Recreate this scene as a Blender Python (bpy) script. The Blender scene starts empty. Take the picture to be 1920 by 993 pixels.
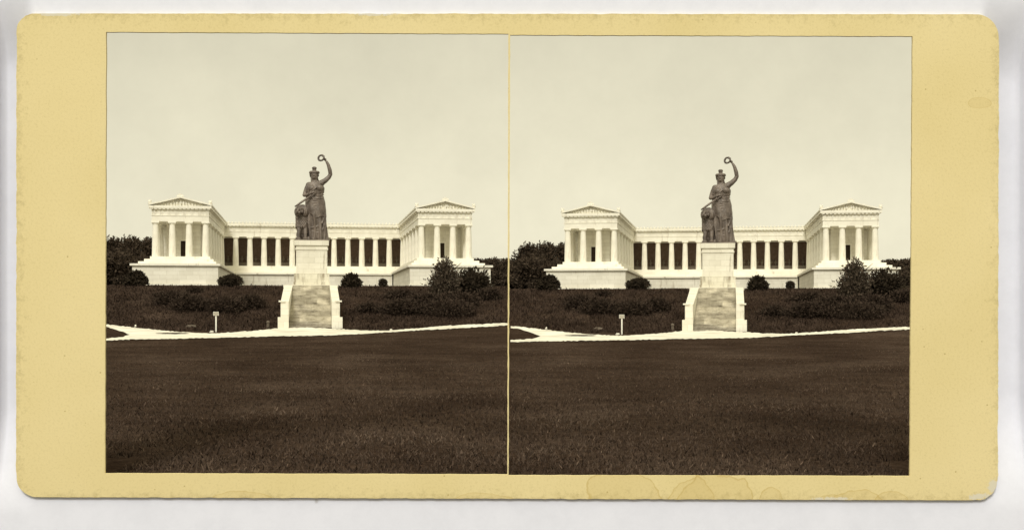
import bpy, bmesh, math, random
from mathutils import Vector, Matrix, noise as mnoise
R = math.radians
sc = bpy.context.scene
COL = sc.collection

# ---------------------------------------------------------------- camera, world, sun, exposure
F = 2500.0            # focal length in photo pixels (photo 1920 wide)
H = 587.0             # eye-level row of the photo
EYE = 8.0             # camera height
cam_d = bpy.data.cameras.new('camera'); cam = bpy.data.objects.new('camera', cam_d); COL.objects.link(cam)
cam_d.sensor_width = 36.0; cam_d.lens = F / 1920 * 36.0
cam_d.shift_y = (H - 496.5) / 1920
cam_d.clip_start = 0.5; cam_d.clip_end = 6000
cam.location = (0, 0, EYE); cam.rotation_euler = (R(90), 0, 0)
sc.camera = cam

SUN_EL, SUN_AZ = 41.0, 190.0
world = bpy.data.worlds.new('World'); sc.world = world; world.use_nodes = True
nt = world.node_tree; nt.nodes.clear()
sky = nt.nodes.new('ShaderNodeTexSky'); sky.sky_type = 'NISHITA'; sky.sun_disc = False
sky.sun_elevation = R(SUN_EL); sky.sun_rotation = R(SUN_AZ); sky.air_density = 1.0; sky.dust_density = 1.0
bw = nt.nodes.new('ShaderNodeRGBToBW')
tint = nt.nodes.new('ShaderNodeMix'); tint.data_type = 'RGBA'; tint.blend_type = 'MULTIPLY'; tint.inputs[0].default_value = 1
tint.inputs[7].default_value = (0.89, 0.84, 0.635, 1)      # overcast sky of the sepia print
cl = nt.nodes.new('ShaderNodeTexNoise'); cl.inputs['Scale'].default_value = 14; cl.inputs['Detail'].default_value = 9; cl.inputs['Roughness'].default_value = 0.68
clm = nt.nodes.new('ShaderNodeMapRange'); clm.inputs[1].default_value = 0.25; clm.inputs[2].default_value = 0.75; clm.inputs[3].default_value = 2.70; clm.inputs[4].default_value = 3.06
mul = nt.nodes.new('ShaderNodeMath'); mul.operation = 'MULTIPLY'
bg = nt.nodes.new('ShaderNodeBackground'); bg.inputs['Strength'].default_value = 0.13
wo = nt.nodes.new('ShaderNodeOutputWorld')
L = nt.links.new
even = nt.nodes.new('ShaderNodeMath'); even.operation = 'POWER'; even.inputs[1].default_value = 0.42      # thin overcast evens the sky out
L(sky.outputs[0], bw.inputs[0]); L(cl.outputs[0], clm.inputs[0]); L(bw.outputs[0], even.inputs[0]); L(even.outputs[0], mul.inputs[0]); L(clm.outputs[0], mul.inputs[1])
tcw = nt.nodes.new('ShaderNodeTexCoord'); sxyz = nt.nodes.new('ShaderNodeSeparateXYZ'); ov = nt.nodes.new('ShaderNodeMapRange'); ov.interpolation_type = 'SMOOTHSTEP'
for i_, v_ in ((1, 0.26), (2, 0.85), (3, 1.0), (4, 2.6)): ov.inputs[i_].default_value = v_      # bright overcast overhead
mul2 = nt.nodes.new('ShaderNodeMath'); mul2.operation = 'MULTIPLY'
L(tcw.outputs['Generated'], sxyz.inputs[0]); L(sxyz.outputs[2], ov.inputs[0]); L(mul.outputs[0], mul2.inputs[0]); L(ov.outputs[0], mul2.inputs[1])
L(mul2.outputs[0], tint.inputs[6]); L(tint.outputs[2], bg.inputs['Color']); L(bg.outputs[0], wo.inputs[0])

sun_d = bpy.data.lights.new('sun', 'SUN'); sun = bpy.data.objects.new('sun', sun_d); COL.objects.link(sun)
sun_d.energy = 1.5; sun_d.angle = R(14); sun_d.color = (1.0, 0.97, 0.92)
sdir = Vector((math.sin(R(SUN_AZ)) * math.cos(R(SUN_EL)), math.cos(R(SUN_AZ)) * math.cos(R(SUN_EL)), math.sin(R(SUN_EL))))
sun.rotation_euler = sdir.to_track_quat('Z', 'Y').to_euler(); sun.location = (0, -50, 120)

vs = sc.view_settings
vs.view_transform = 'Standard'; vs.look = 'None'; vs.gamma = 1; vs.use_curve_mapping = False
vs.exposure = 0.22
sc.cycles.max_bounces = 6

# ---------------------------------------------------------------- helpers
def tag(o, label=None, cat=None, group=None, kind=None):
    if label: o['label'] = label
    if cat: o['category'] = cat
    if group: o['group'] = group
    if kind: o['kind'] = kind
    return o

class MB:
    def __init__(s): s.v = []; s.f = []
    def add(s, vs_, fs_):
        n = len(s.v); s.v += [tuple(p) for p in vs_]; s.f += [tuple(i + n for i in f) for f in fs_]; return s
    def box(s, x0, x1, y0, y1, z0, z1):
        return s.add([(x0,y0,z0),(x1,y0,z0),(x1,y1,z0),(x0,y1,z0),(x0,y0,z1),(x1,y0,z1),(x1,y1,z1),(x0,y1,z1)],
                     [(0,3,2,1),(4,5,6,7),(0,1,5,4),(1,2,6,5),(2,3,7,6),(3,0,4,7)])
    def hexa(s, b, t):      # four bottom points, four top points (counter-clockwise from above)
        return s.add(list(b) + list(t), [(0,3,2,1),(4,5,6,7),(0,1,5,4),(1,2,6,5),(2,3,7,6),(3,0,4,7)])
    def loft(s, rings, cap=True):
        n = len(rings[0]); vs_ = [p for r in rings for p in r]; fs = []
        for i in range(len(rings) - 1):
            for j in range(n):
                k = (j + 1) % n
                fs.append((i*n + j, i*n + k, (i+1)*n + k, (i+1)*n + j))
        if cap:
            fs.append(tuple(range(n))[::-1]); fs.append(tuple((len(rings)-1)*n + j for j in range(n)))
        return s.add(vs_, fs)
    def lathe(s, prof, n=20, c=(0,0,0)):
        return s.loft([[(c[0] + r*math.cos(2*math.pi*j/n), c[1] + r*math.sin(2*math.pi*j/n), c[2] + z) for j in range(n)] for r, z in prof])
    def ell(s, c, r, n=14, m=9, rot=None):
        rings = []
        for i in range(1, m):
            a = math.pi*i/m
            ring = []
            for j in range(n):
                b = 2*math.pi*j/n
                p = Vector((r[0]*math.sin(a)*math.cos(b), r[1]*math.sin(a)*math.sin(b), -r[2]*math.cos(a)))
                if rot: p = rot @ p
                ring.append((p.x + c[0], p.y + c[1], p.z + c[2]))
            rings.append(ring)
        return s.loft(rings)
    def tube(s, pts, rad, n=10):
        pts = [Vector(p) for p in pts]; rings = []
        for i, p in enumerate(pts):
            d = (pts[min(i+1, len(pts)-1)] - pts[max(i-1, 0)]).normalized()
            a = d.cross(Vector((0,1,0.03))).normalized(); b = d.cross(a).normalized()
            r = rad[i] if isinstance(rad, (list, tuple)) else rad
            rings.append([p + (a*math.cos(2*math.pi*j/n) + b*math.sin(2*math.pi*j/n))*r for j in range(n)])
        return s.loft(rings)
    def prism(s, poly, y0, y1):     # polygon in x,z extruded along y
        n = len(poly)
        return s.add([(x,y0,z) for x,z in poly] + [(x,y1,z) for x,z in poly],
                     [tuple(range(n)), tuple(range(2*n-1, n-1, -1))] + [(i, i+n, (i+1)%n+n, (i+1)%n) for i in range(n)])
    def mesh(s, name, smooth=False):
        me = bpy.data.meshes.new(name); me.from_pydata(s.v, [], s.f)
        bm = bmesh.new(); bm.from_mesh(me); bmesh.ops.recalc_face_normals(bm, faces=bm.faces); bm.to_mesh(me); bm.free()
        if smooth: me.polygons.foreach_set('use_smooth', [True]*len(me.polygons))
        return me

CACHE = {}
def cached(key, fn):
    if key not in CACHE: CACHE[key] = fn()
    return CACHE[key]
def link(name, me, mat, parent=None, loc=None, rot=None, scale=None):
    o = bpy.data.objects.new(name, me); COL.objects.link(o)
    if mat and not me.materials: me.materials.append(mat)
    if parent: o.parent = parent
    if loc is not None: o.location = loc
    if rot is not None: o.rotation_euler = rot
    if scale is not None: o.scale = scale
    return o
def empty(name, loc, rz=0):
    o = bpy.data.objects.new(name, None); COL.objects.link(o); o.location = loc; o.rotation_euler = (0,0,rz); o.empty_display_size = 0.5
    return o

# ---------------------------------------------------------------- materials
def newmat(name):
    m = bpy.data.materials.new(name); m.use_nodes = True
    t = m.node_tree; b = t.nodes['Principled BSDF']
    b.inputs['Roughness'].default_value = 0.9
    b.inputs['Specular IOR Level'].default_value = 0.1
    return m, t, b
def N(t, kind, **kw):
    n = t.nodes.new(kind)
    for k, v in kw.items():
        if k in n.inputs: n.inputs[k].default_value = v
        else: setattr(n, k, v)
    return n
def ramp(t, fac, stops):
    r = t.nodes.new('ShaderNodeValToRGB'); e = r.color_ramp.elements
    while len(e) < len(stops): e.new(0.5)
    for i, (p, c) in enumerate(stops): e[i].position = p; e[i].color = (*c, 1)
    t.links.new(fac, r.inputs[0]); return r.outputs[0]
def coords(t, scale=(1,1,1), kind='Object'):
    tc = t.nodes.new('ShaderNodeTexCoord'); mp = t.nodes.new('ShaderNodeMapping'); mp.inputs['Scale'].default_value = scale
    t.links.new(tc.outputs[kind], mp.inputs[0]); return mp.outputs[0]
def mixc(t, a, b, fac, mode='MIX'):
    m = t.nodes.new('ShaderNodeMix'); m.data_type = 'RGBA'; m.blend_type = mode
    for s, v in ((6, a), (7, b)):
        if hasattr(v, 'is_output'): t.links.new(v, m.inputs[s])
        else: m.inputs[s].default_value = (*v, 1)
    if hasattr(fac, 'is_output'): t.links.new(fac, m.inputs[0])
    else: m.inputs[0].default_value = fac
    return m.outputs[2]
def noisy(name, c0, c1, scale, detail=6, bump=0.0, lo=0.3, hi=0.7, stretch=(1,1,1), bscale=None, rough=0.92):
    m, t, b = newmat(name); b.inputs['Roughness'].default_value = rough
    co = coords(t, stretch)
    n = N(t, 'ShaderNodeTexNoise', Scale=scale, Detail=detail); t.links.new(co, n.inputs['Vector'])
    t.links.new(ramp(t, n.outputs[0], [(lo, c0), (hi, c1)]), b.inputs['Base Color'])
    if bump:
        n2 = N(t, 'ShaderNodeTexNoise', Scale=bscale or scale*3, Detail=4); t.links.new(co, n2.inputs['Vector'])
        bp = N(t, 'ShaderNodeBump', Strength=bump, Distance=0.3); t.links.new(n2.outputs[0], bp.inputs['Height']); t.links.new(bp.outputs[0], b.inputs['Normal'])
    return m
M = {}
def stone(name, base, dark, stain, stain_lo, joints=None):
    m, t, b = newmat(name)
    co = coords(t)
    n = N(t, 'ShaderNodeTexNoise', Scale=0.35, Detail=7, Roughness=0.65); t.links.new(co, n.inputs['Vector'])
    c = ramp(t, n.outputs[0], [(0.3, dark), (0.62, base)])
    cs = coords(t, (0.55, 0.55, 0.09))       # rain streaks
    s = N(t, 'ShaderNodeTexNoise', Scale=1.3, Detail=6, Roughness=0.7); t.links.new(cs, s.inputs['Vector'])
    f = ramp(t, s.outputs[0], [(stain_lo, (0,0,0)), (stain_lo + 0.16, (1,1,1))])
    c = mixc(t, c, stain, f)
    if joints:
        br = N(t, 'ShaderNodeTexBrick', Scale=1.0); br.inputs['Color1'].default_value = (1,1,1,1); br.inputs['Color2'].default_value = (0.90,0.895,0.88,1)
        br.inputs['Mortar'].default_value = (0.74,0.72,0.68,1); br.inputs['Mortar Size'].default_value = 0.025; br.inputs['Brick Width'].default_value = joints[0]; br.inputs['Row Height'].default_value = joints[1]
        tc = t.nodes.new('ShaderNodeTexCoord'); sx = t.nodes.new('ShaderNodeSeparateXYZ'); cb = t.nodes.new('ShaderNodeCombineXYZ'); ad = N(t, 'ShaderNodeMath', operation='ADD')
        t.links.new(tc.outputs['Object'], sx.inputs[0]); t.links.new(sx.outputs[0], ad.inputs[0]); t.links.new(sx.outputs[1], ad.inputs[1])
        t.links.new(ad.outputs[0], cb.inputs[0]); t.links.new(sx.outputs[2], cb.inputs[1]); t.links.new(cb.outputs[0], br.inputs['Vector'])
        c = mixc(t, c, br.outputs[0], 1.0, 'MULTIPLY')
    t.links.new(c, b.inputs['Base Color'])
    return m
M['marble'] = stone('pale_marble', (0.86,0.83,0.725), (0.74,0.705,0.60), (0.44,0.385,0.295), 0.59)
M['wallstone'] = stone('pale_ashlar', (0.88,0.85,0.745), (0.77,0.735,0.63), (0.47,0.41,0.315), 0.58, (2.6, 0.85))
M['pedestal'] = stone('smooth_ashlar', (0.84,0.81,0.70), (0.73,0.695,0.585), (0.34,0.285,0.21), 0.60, (2.3, 1.1))
M['stained'] = stone('stained_ashlar', (0.76,0.73,0.61), (0.60,0.56,0.45), (0.22,0.175,0.12), 0.51, (2.3, 1.1))
def stair_mat():
    m, t, b = newmat('weathered_stone'); co = coords(t)
    n = N(t, 'ShaderNodeTexNoise', Scale=0.42, Detail=8, Roughness=0.7); t.links.new(co, n.inputs['Vector'])
    c = ramp(t, n.outputs[0], [(0.28, (0.20,0.17,0.125)), (0.45, (0.44,0.40,0.31)), (0.62, (0.66,0.61,0.49))])
    br = N(t, 'ShaderNodeTexBrick', Scale=1.0); br.inputs['Color1'].default_value = (1,1,1,1); br.inputs['Color2'].default_value = (0.62,0.61,0.59,1)
    br.inputs['Mortar'].default_value = (0.8,0.8,0.78,1); br.inputs['Mortar Size'].default_value = 0.03; br.inputs['Brick Width'].default_value = 2.1; br.inputs['Row Height'].default_value = 1.0
    tc = t.nodes.new('ShaderNodeTexCoord'); sx = t.nodes.new('ShaderNodeSeparateXYZ'); cb = t.nodes.new('ShaderNodeCombineXYZ')
    t.links.new(tc.outputs['Object'], sx.inputs[0]); t.links.new(sx.outputs[0], cb.inputs[0]); t.links.new(sx.outputs[2], cb.inputs[1]); t.links.new(cb.outputs[0], br.inputs['Vector'])
    c = mixc(t, c, br.outputs[0], 1.0, 'MULTIPLY')
    t.links.new(c, b.inputs['Base Color']); return m
M['stair'] = stair_mat()
M['bronze'] = noisy('brown_bronze', (0.062,0.046,0.037), (0.210,0.168,0.138), 1.0, detail=8, bump=0.4, bscale=5, rough=0.45, stretch=(1,1,0.45))
M['bronze'].node_tree.nodes['Principled BSDF'].inputs['Specular IOR Level'].default_value = 0.6
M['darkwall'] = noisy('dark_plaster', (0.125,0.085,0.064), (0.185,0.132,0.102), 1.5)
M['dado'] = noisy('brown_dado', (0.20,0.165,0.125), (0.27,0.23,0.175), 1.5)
M['door'] = noisy('dark_door_wood', (0.035,0.024,0.018), (0.055,0.04,0.03), 3)
M['roof'] = noisy('roof_tiles', (0.45,0.42,0.34), (0.55,0.52,0.42), 1)
M['leaf'] = noisy('dark_foliage', (0.022,0.016,0.010), (0.055,0.042,0.028), 0.55, detail=4)
M['leaf2'] = noisy('lighter_foliage', (0.040,0.029,0.02), (0.125,0.097,0.07), 0.9, detail=4)
M['shrub'] = noisy('low_shrub_foliage', (0.028,0.0185,0.013), (0.066,0.047,0.034), 0.9, detail=6)
M['wood_far'] = noisy('far_foliage', (0.032,0.022,0.0145), (0.078,0.058,0.041), 0.3, detail=4)
M['bark'] = noisy('dark_bark', (0.03,0.022,0.016), (0.06,0.045,0.033), 3)
M['path'] = noisy('pale_gravel', (0.55,0.515,0.42), (0.84,0.81,0.70), 0.45, detail=9, bump=0.3, bscale=2.5, stretch=(0.5,1.6,1))
M['paint'] = noisy('white_paint', (0.72,0.70,0.62), (0.82,0.80,0.72), 2)
M['signface'] = noisy('grey_sign_face', (0.36,0.33,0.27), (0.5,0.46,0.38), 3)
M['rock'] = noisy('grey_stone', (0.10,0.08,0.06), (0.17,0.14,0.11), 1.5)
M['palerock'] = noisy('pale_stone', (0.6,0.57,0.48), (0.8,0.77,0.67), 2)

# lawn: mown grass, dark brown in the print, with light flecks and mown bands
def lawn_mat():
    m, t, b = newmat('mown_grass'); b.inputs['Roughness'].default_value = 1.0; b.inputs['Specular IOR Level'].default_value = 0.0
    co = coords(t)
    big = N(t, 'ShaderNodeTexNoise', Scale=0.085, Detail=7, Roughness=0.6); t.links.new(co, big.inputs['Vector'])
    c = ramp(t, big.outputs[0], [(0.34, (0.036,0.0235,0.017)), (0.5, (0.052,0.035,0.0255)), (0.68, (0.078,0.055,0.042))])
    cob = coords(t, (0.09, 0.35, 0.3))
    band = N(t, 'ShaderNodeTexNoise', Scale=1.0, Detail=5); t.links.new(cob, band.inputs['Vector'])
    c = mixc(t, c, ramp(t, band.outputs[0], [(0.35, (0.9,0.9,0.9)), (0.7, (1.15,1.14,1.12))]), 1.0, 'MULTIPLY')
    fine = N(t, 'ShaderNodeTexNoise', Scale=2.2, Detail=6, Roughness=0.75); t.links.new(co, fine.inputs['Vector'])
    c = mixc(t, c, ramp(t, fine.outputs[0], [(0.3, (0.45,0.43,0.4)), (0.55, (1,1,1)), (0.75, (2.0,2.0,1.95))]), 1.0, 'MULTIPLY')
    vo = N(t, 'ShaderNodeTexVoronoi', Scale=2.3); t.links.new(co, vo.inputs['Vector'])
    wn = N(t, 'ShaderNodeTexNoise', Scale=0.9, Detail=2); t.links.new(co, wn.inputs['Vector'])
    f1 = ramp(t, vo.outputs['Distance'], [(0.06, (1,1,1)), (0.12, (0,0,0))]); f2 = ramp(t, wn.outputs[0], [(0.55, (0,0,0)), (0.66, (1,1,1))])
    f = mixc(t, f1, f2, 1.0, 'MULTIPLY')
    c = mixc(t, c, (0.15,0.12,0.09), f)
    t.links.new(c, b.inputs['Base Color'])
    bp = N(t, 'ShaderNodeBump', Strength=0.7, Distance=0.35); t.links.new(fine.outputs[0], bp.inputs['Height']); t.links.new(bp.outputs[0], b.inputs['Normal'])
    return m
M['lawn'] = lawn_mat()

# ---------------------------------------------------------------- the two places: same view, twice, side by side
PHI_L = math.atan((571 - 960) / F); PHI_R = math.atan((1353 - 960) / F)
SHIFT_R = -2.15; DROP_R = 0.0021
class Place: pass
PL = Place(); PL.phi = PHI_L; PL.shift = 0.0; PL.drop = 0.0; PL.pic = 'left-hand'
PR = Place(); PR.phi = PHI_R; PR.shift = SHIFT_R; PR.drop = DROP_R; PR.pic = 'right-hand'
KX = math.cos(PHI_L)**2; KZ = math.cos(PHI_L)
def loc2world(pl, lx, ly, lz):          # place coordinates (right, ahead, above eye) to world
    lx += pl.shift; lz -= pl.drop * ly
    c, s = math.cos(pl.phi), math.sin(pl.phi)
    return Vector((lx*c + ly*s, -lx*s + ly*c, lz + EYE))
def P(px, py, ly):                      # where a point seen in the left-hand picture stands, at distance ly
    X, Y, Z = (px - 960)/F, 1.0, (H - py)/F
    c, s = math.cos(PHI_L), math.sin(PHI_L)
    lx, l = X*c - Y*s, X*s + Y*c
    k = ly / l
    return Vector((lx*k, ly, Z*k))

GP = [(58,-7.6),(66,-7.35),(90,-6.75),(120,-6.15),(150,-5.45),(180,-4.7),(205,-3.98),(215,-3.62),(222,-3.1),(228,-2.5),(236,-1.0),(248,1.5),(258,3.6),(266,5.1),(270,5.5),(274,5.6),(400,5.6),(2500,9.0)]
def g(ly):
    if ly <= GP[0][0]: return GP[0][1]
    for (a, za), (b, zb) in zip(GP, GP[1:]):
        if ly <= b: return za + (zb - za) * (ly - a)/(b - a)
    return GP[-1][1]
def ground_at(px, py):                  # first point where the picture's line of sight meets the ground
    ly = 60.0
    while ly < 300:
        p = P(px, py, ly)
        if p.z <= g(ly): return p
        ly += 0.25
    return P(px, py, 272)
def gnoise(x, y):
    return 0.10*mnoise.noise(Vector((x*0.12, y*0.12, 3.1))) + 0.05*mnoise.noise(Vector((x*0.45, y*0.45, 7.7)))

# ---- ground: one sheet
def make_ground():
    lys = [60.6]
    while lys[-1] < 300: lys.append(lys[-1] + (1.1 if lys[-1] > 200 else 2.0))
    lys += [330, 400, 520, 700, 1000, 1500, 2500]
    phis = [R(-62), R(-50), R(-42)] + sorted([R(-36 + 0.25*i) for i in range(289)] + [R(-0.155), R(-0.045)]) + [R(42), R(50), R(62)]
    v = []; f = []
    for i_row, ly in enumerate(lys):
        for ph in phis:
            w = max(0.0, min(1.0, (ph + R(0.155)) / R(0.11)))
            pc = PHI_L if ph < 0 else PHI_R
            d = ph - pc
            # far to the sides keep the arc instead of the flat front
            if abs(d) > R(14): d = math.copysign(R(14), d)
            r = ly / math.cos(d)
            x, y = r*math.sin(ph), r*math.cos(ph)
            z = g(ly) - w*DROP_R*ly
            y = max(y, 60.34 + (i_row*0.02 if abs(x) < 19.2 else 4.0 + i_row*0.02 if abs(x) > 21 else 4.0*(abs(x) - 19.2)/1.8 + i_row*0.02))
            emb = max(0.0, min(1.0, (ly - 230)/10)) * max(0.0, min(1.0, (266 - ly)/8))
            z += gnoise(x, y) * (0.5 if ly < 230 else (1 + 3.0*emb if ly < 270 else 1))
            v.append((x, y, z + EYE))
    n = len(phis)
    first = v[:n]
    v = [(x*2.2, -90.0, EYE - 11.6) for x, y, z in first] + [(x*1.2, 30.0, EYE - 11.6) for x, y, z in first] + [(x, y - 0.02, EYE - 11.55) for x, y, z in first] + v
    lys = [0, 0, 0] + lys
    for i in range(len(lys)-1):
        for j in range(n-1): f.append((i*n+j, i*n+j+1, (i+1)*n+j+1, (i+1)*n+j))
    me = bpy.data.meshes.new('ground'); me.from_pydata(v, [], f); me.polygons.foreach_set('use_smooth', [True]*len(f))
    tag(link('ground', me, M['lawn']), kind='structure')
make_ground()

# ---- gravel paths
UP = [(90,601),(150,606),(197,609),(224,612),(254,615),(297,619.5),(327,622.3),(373,625),(404,625.7),(449,623),(495,619),(521,616),(580,615),(643,618),(680,620.5),(724,620.5),(780,616),(832,612),(900,608.6),(953,606.5)]
LO = [(90,643),(150,640),(197,639),(242,637.3),(291,636.7),(373,635),(434,633.6),(495,631.8),(580,630.3),(643,628.6),(680,626.8),(727,624),(780,620.5),(832,618),(900,613.5),(953,611)]
ISU = [(90,604.5),(150,609.5),(197,613.5),(217,619),(232,623.5),(243,628)]
ISL = [(90,641),(150,637.5),(197,635),(230,632.5),(243,628)]
def ip(tab, x):
    if x <= tab[0][0]: return tab[0][1]
    for (a, ya), (b, yb) in zip(tab, tab[1:]):
        if x <= b: return ya + (yb - ya)*(x - a)/(b - a)
    return tab[-1][1]
def make_path(pl):
    mb = MB(); rng = random.Random(4)
    def strip(x0, x1, up, lo):
        n = max(2, int((x1 - x0)/4)); cols = []
        for i in range(n + 1):
            px = x0 + (x1 - x0)*i/n
            a, b = ip(up, px), ip(lo, px)
            a += rng.uniform(-0.6, 0.6); b += rng.uniform(-0.7, 0.4)
            if b < a + 0.05: b = a + 0.05
            cols.append([ground_at(px, b + (a - b)*k/4) for k in range(5)])
        vs_ = [loc2world(pl, p.x, p.y, g(p.y) + 0.10) for c in cols for p in c]
        for q in vs_: q.z += gnoise(q.x, q.y)*0.5
        mb.add(vs_, [(i*5+k, (i+1)*5+k, (i+1)*5+k+1, i*5+k+1) for i in range(n) for k in range(4)])
    strip(110 if pl is PR else 70, 243, UP, ISU); strip(110 if pl is PR else 70, 243, ISL, LO); strip(243, 953, UP, LO)
    me = bpy.data.meshes.new('path'); me.from_pydata(mb.v, [], mb.f)
    tag(link('path', me, M['path']), kind='structure')
make_path(PL); make_path(PR)
def make_verge(pl):     # sliver of grass left standing where the paths fork
    top = [(292,626.3),(310,625.2),(335,625.6),(356,626.6)]; vs_ = []; fs = []
    for i in range(17):
        px = 292 + 4*i; t = 0.9*math.sin(math.pi*i/16)**0.6
        for py in (626.4 + 0.7*t, 626.2 - 0.7*t): p = ground_at(px, py); q = loc2world(pl, p.x, p.y, g(p.y) + 0.2); vs_.append(q)
    fs = [(2*i, 2*i+2, 2*i+3, 2*i+1) for i in range(16)]
    me = bpy.data.meshes.new('grass_verge'); me.from_pydata(vs_, [], fs); tag(link('grass_verge', me, M['lawn']), kind='structure')
make_verge(PL); make_verge(PR)

# ---------------------------------------------------------------- the hall
W = 27.9; ZS = 11.75; ZA = 19.0; BACK = 53.0
def X(x): return x*KX
def Z(z): return z*KZ
class HB(MB):        # hall builder: lateral and vertical measures carried from the photograph
    def box(s, x0, x1, y0, y1, z0, z1): return MB.box(s, X(x0), X(x1), y0, y1, Z(z0), Z(z1))
def wings(fn, only=None):
    mb = HB()
    for sgn in ((-1, 1) if only is None else (only,)):
        def bx(x0, x1, y0, y1, z0, z1, sgn=sgn):      # x measured outwards from the wing's axis
            a, b = sorted((sgn*(W + x0), sgn*(W + x1))); mb.box(a, b, y0, y1, z0, z1)
        fn(bx, sgn, mb)
    return mb
def hall_podium():
    def f(bx, s, mb):
        bx(-8.15, 9.0, -7, 63, 5.0, 9.6); bx(-8.4, 9.25, -7.25, 63.2, 4.9, 6.0)
    mb = wings(f)
    mb.box(-(W-8.45), W-8.45, 44.2, 63, 5.0, 9.35); return mb.mesh('podium')
def hall_podium_cornice():
    def f(bx, s, mb): bx(-8.6, 9.45, -7.45, 63.4, 9.62, 10.05)
    mb = wings(f); mb.box(-(W-8.65), W-8.65, 43.8, 63.4, 9.38, 9.75); return mb.mesh('podium_cornice')
def hall_steps():
    def f(bx, s, mb):
        for i, (o, n, fr) in enumerate(((8.25, 7.5, 3.6), (7.2, 6.9, 2.3), (6.15, 6.15, 1.1))):
            bx(-n, o, -fr, 62, 10.0 + (ZS - 10.05)*i/3 + (0.052 if i == 0 else 0), 10.05 + (ZS - 10.05)*(i+1)/3)
    mb = wings(f)
    for i, fr in enumerate((4.5, 2.9, 1.2)):
        n = (7.5, 6.9, 6.15)[i] + 0.01
        mb.box(-(W-n), W-n, BACK - fr, 62, 9.7 + (0.06 if i == 0 else (ZS-9.75)*i/3), 9.75 + (ZS - 9.75)*(i+1)/3 + (0.004 if i == 2 else 0))
    return mb.mesh('stylobate')
def ent(name, zlo, zhi, grow, extra=None):
    def f(bx, s, mb): bx(-5.85 - grow, 5.85 + grow, -0.72 - grow, 62, zlo, zhi)
    mb = wings(f); n = 5.85 + grow + 0.012
    mb.box(-(W-n), W-n, BACK - 0.72 - grow, 62.01, zlo, zhi + 0.006)
    if extra: extra(mb)
    return mb.mesh(name)
def frieze_extra(mb):
    z0, z1 = 20.30, 21.5
    def tri(x, y, wx, wy): mb.box(x - wx/2, x + wx/2, y - wy/2, y + wy/2, z0, z1)
    for s in (-1, 1):
        for k in range(8): 
            x = s*W - 5.5 + 11.0*k/7
            for q in (-0.26, 0, 0.26): tri(x + q, -0.66, 0.17, 0.26)
        for k in range(24):
            y = 0.4 + k*2.2
            for q in (-0.45, 0, 0.45): tri(s*(W - 5.80), y + q, 0.26, 0.3)
    n = int((W-5.9)*2/1.77)
    for k in range(n + 1):
        x = -(W-6.5) + (2*(W-6.5))*k/n
        for q in (-0.26, 0, 0.26): tri(x + q, BACK - 0.66, 0.17, 0.26)
def cornice_extra(mb):
    for s in (-1, 1):
        for k in range(15):
            x = s*W - 5.8 + 11.6*k/14; mb.box(x - 0.28, x + 0.28, -1.2, -0.5, 21.48, 21.69)
        for k in range(46):
            y = 0.3 + k*1.13; mb.box(s*(W-5.7) - 0.45, s*(W-5.7) + 0.45, y - 0.38, y + 0.38, 21.48, 21.69)
    n = 48
    for k in range(n + 1):
        x = -(W-6.5) + 2*(W-6.5)*k/n; mb.box(x - 0.28, x + 0.28, BACK - 1.2, BACK - 0.5, 21.48, 21.69)
def hall_pediment(s):
    mb = MB(); cx = X(s*W); hw = X(6.45); za, zb = Z(22.26), Z(23.85); ov = 0.05; t = 0.30
    # one gabled block: raking cornice in front, recessed gable field behind it
    mb.prism([(cx - hw - ov, za), (cx, zb), (cx + hw + ov, za), (cx + hw + ov, za + t), (cx, zb + t), (cx - hw - ov, za + t)], -1.3, 61)
    mb.prism([(cx - hw + 0.1, Z(22.2)), (cx + hw - 0.1, Z(22.2)), (cx, Z(23.95))], -0.35, 0.3)
    return mb.mesh('pediment')
def relief_figure():
    mb = MB(); mb.ell((0, 0, 0.44), (0.17, 0.2, 0.48), 8, 6); mb.ell((0.03, -0.05, 0.92), (0.12, 0.13, 0.13), 7, 5); mb.ell((0.16, -0.06, 0.5), (0.1, 0.1, 0.26), 7, 5); mb.ell((0, 0, 0.08), (0.24, 0.18, 0.12), 7, 5)
    return mb.mesh('relief_figure', True)
def hall_roof():
    mb = MB(); x = X(W - 6.5)
    mb.add([(-x, BACK-1.2, Z(22.3)), (x, BACK-1.2, Z(22.3)), (x, 58, Z(22.75)), (-x, 58, Z(22.75)), (x, 63, Z(22.3)), (-x, 63, Z(22.3))],
           [(0,1,2,3), (3,2,4,5), (0,3,5), (1,4,2), (0,5,4,1)])
    return mb.mesh('roof')
def palmette(k=1.0):
    mb = MB(); poly = [(-0.25,0),(0.25,0),(0.38,0.25),(0.3,0.5),(0.14,0.72),(0,0.85),(-0.14,0.72),(-0.3,0.5),(-0.38,0.25)]
    mb.prism([(x*k, z*k) for x, z in poly], -0.12*k, 0.12*k); mb.ell((-0.16*k, -0.1*k, 0.2*k), (0.16*k, 0.1*k, 0.16*k), 8, 6); mb.ell((0.16*k, -0.1*k, 0.2*k), (0.16*k, 0.1*k, 0.16*k), 8, 6)
    return mb.mesh('palmette')
def griffin():        # corner figure
    mb = MB(); mb.box(-0.4, 0.4, -0.3, 0.3, 0, 0.16); mb.ell((0, 0, 0.38), (0.36, 0.22, 0.24), 9, 6); mb.ell((0.24, -0.05, 0.62), (0.15, 0.16, 0.2), 8, 6); mb.ell((-0.15, 0.02, 0.58), (0.16, 0.1, 0.28), 8, 6)
    return mb.mesh('acroterion', True)
CH = Z(ZA - ZS)
def col_shaft():
    mb = MB(); n = 32; rings = []
    for i in range(9):
        u = i/8; r = 0.73 - 0.16*u + 0.025*math.sin(math.pi*u)
        rings.append([((r*(1 - (0.035 if j % 2 else 0)))*math.cos(2*math.pi*j/n), (r*(1 - (0.035 if j % 2 else 0)))*math.sin(2*math.pi*j/n), (CH - 0.66)*u) for j in range(n)])
    mb.loft(rings); return mb.mesh('column')
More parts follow.
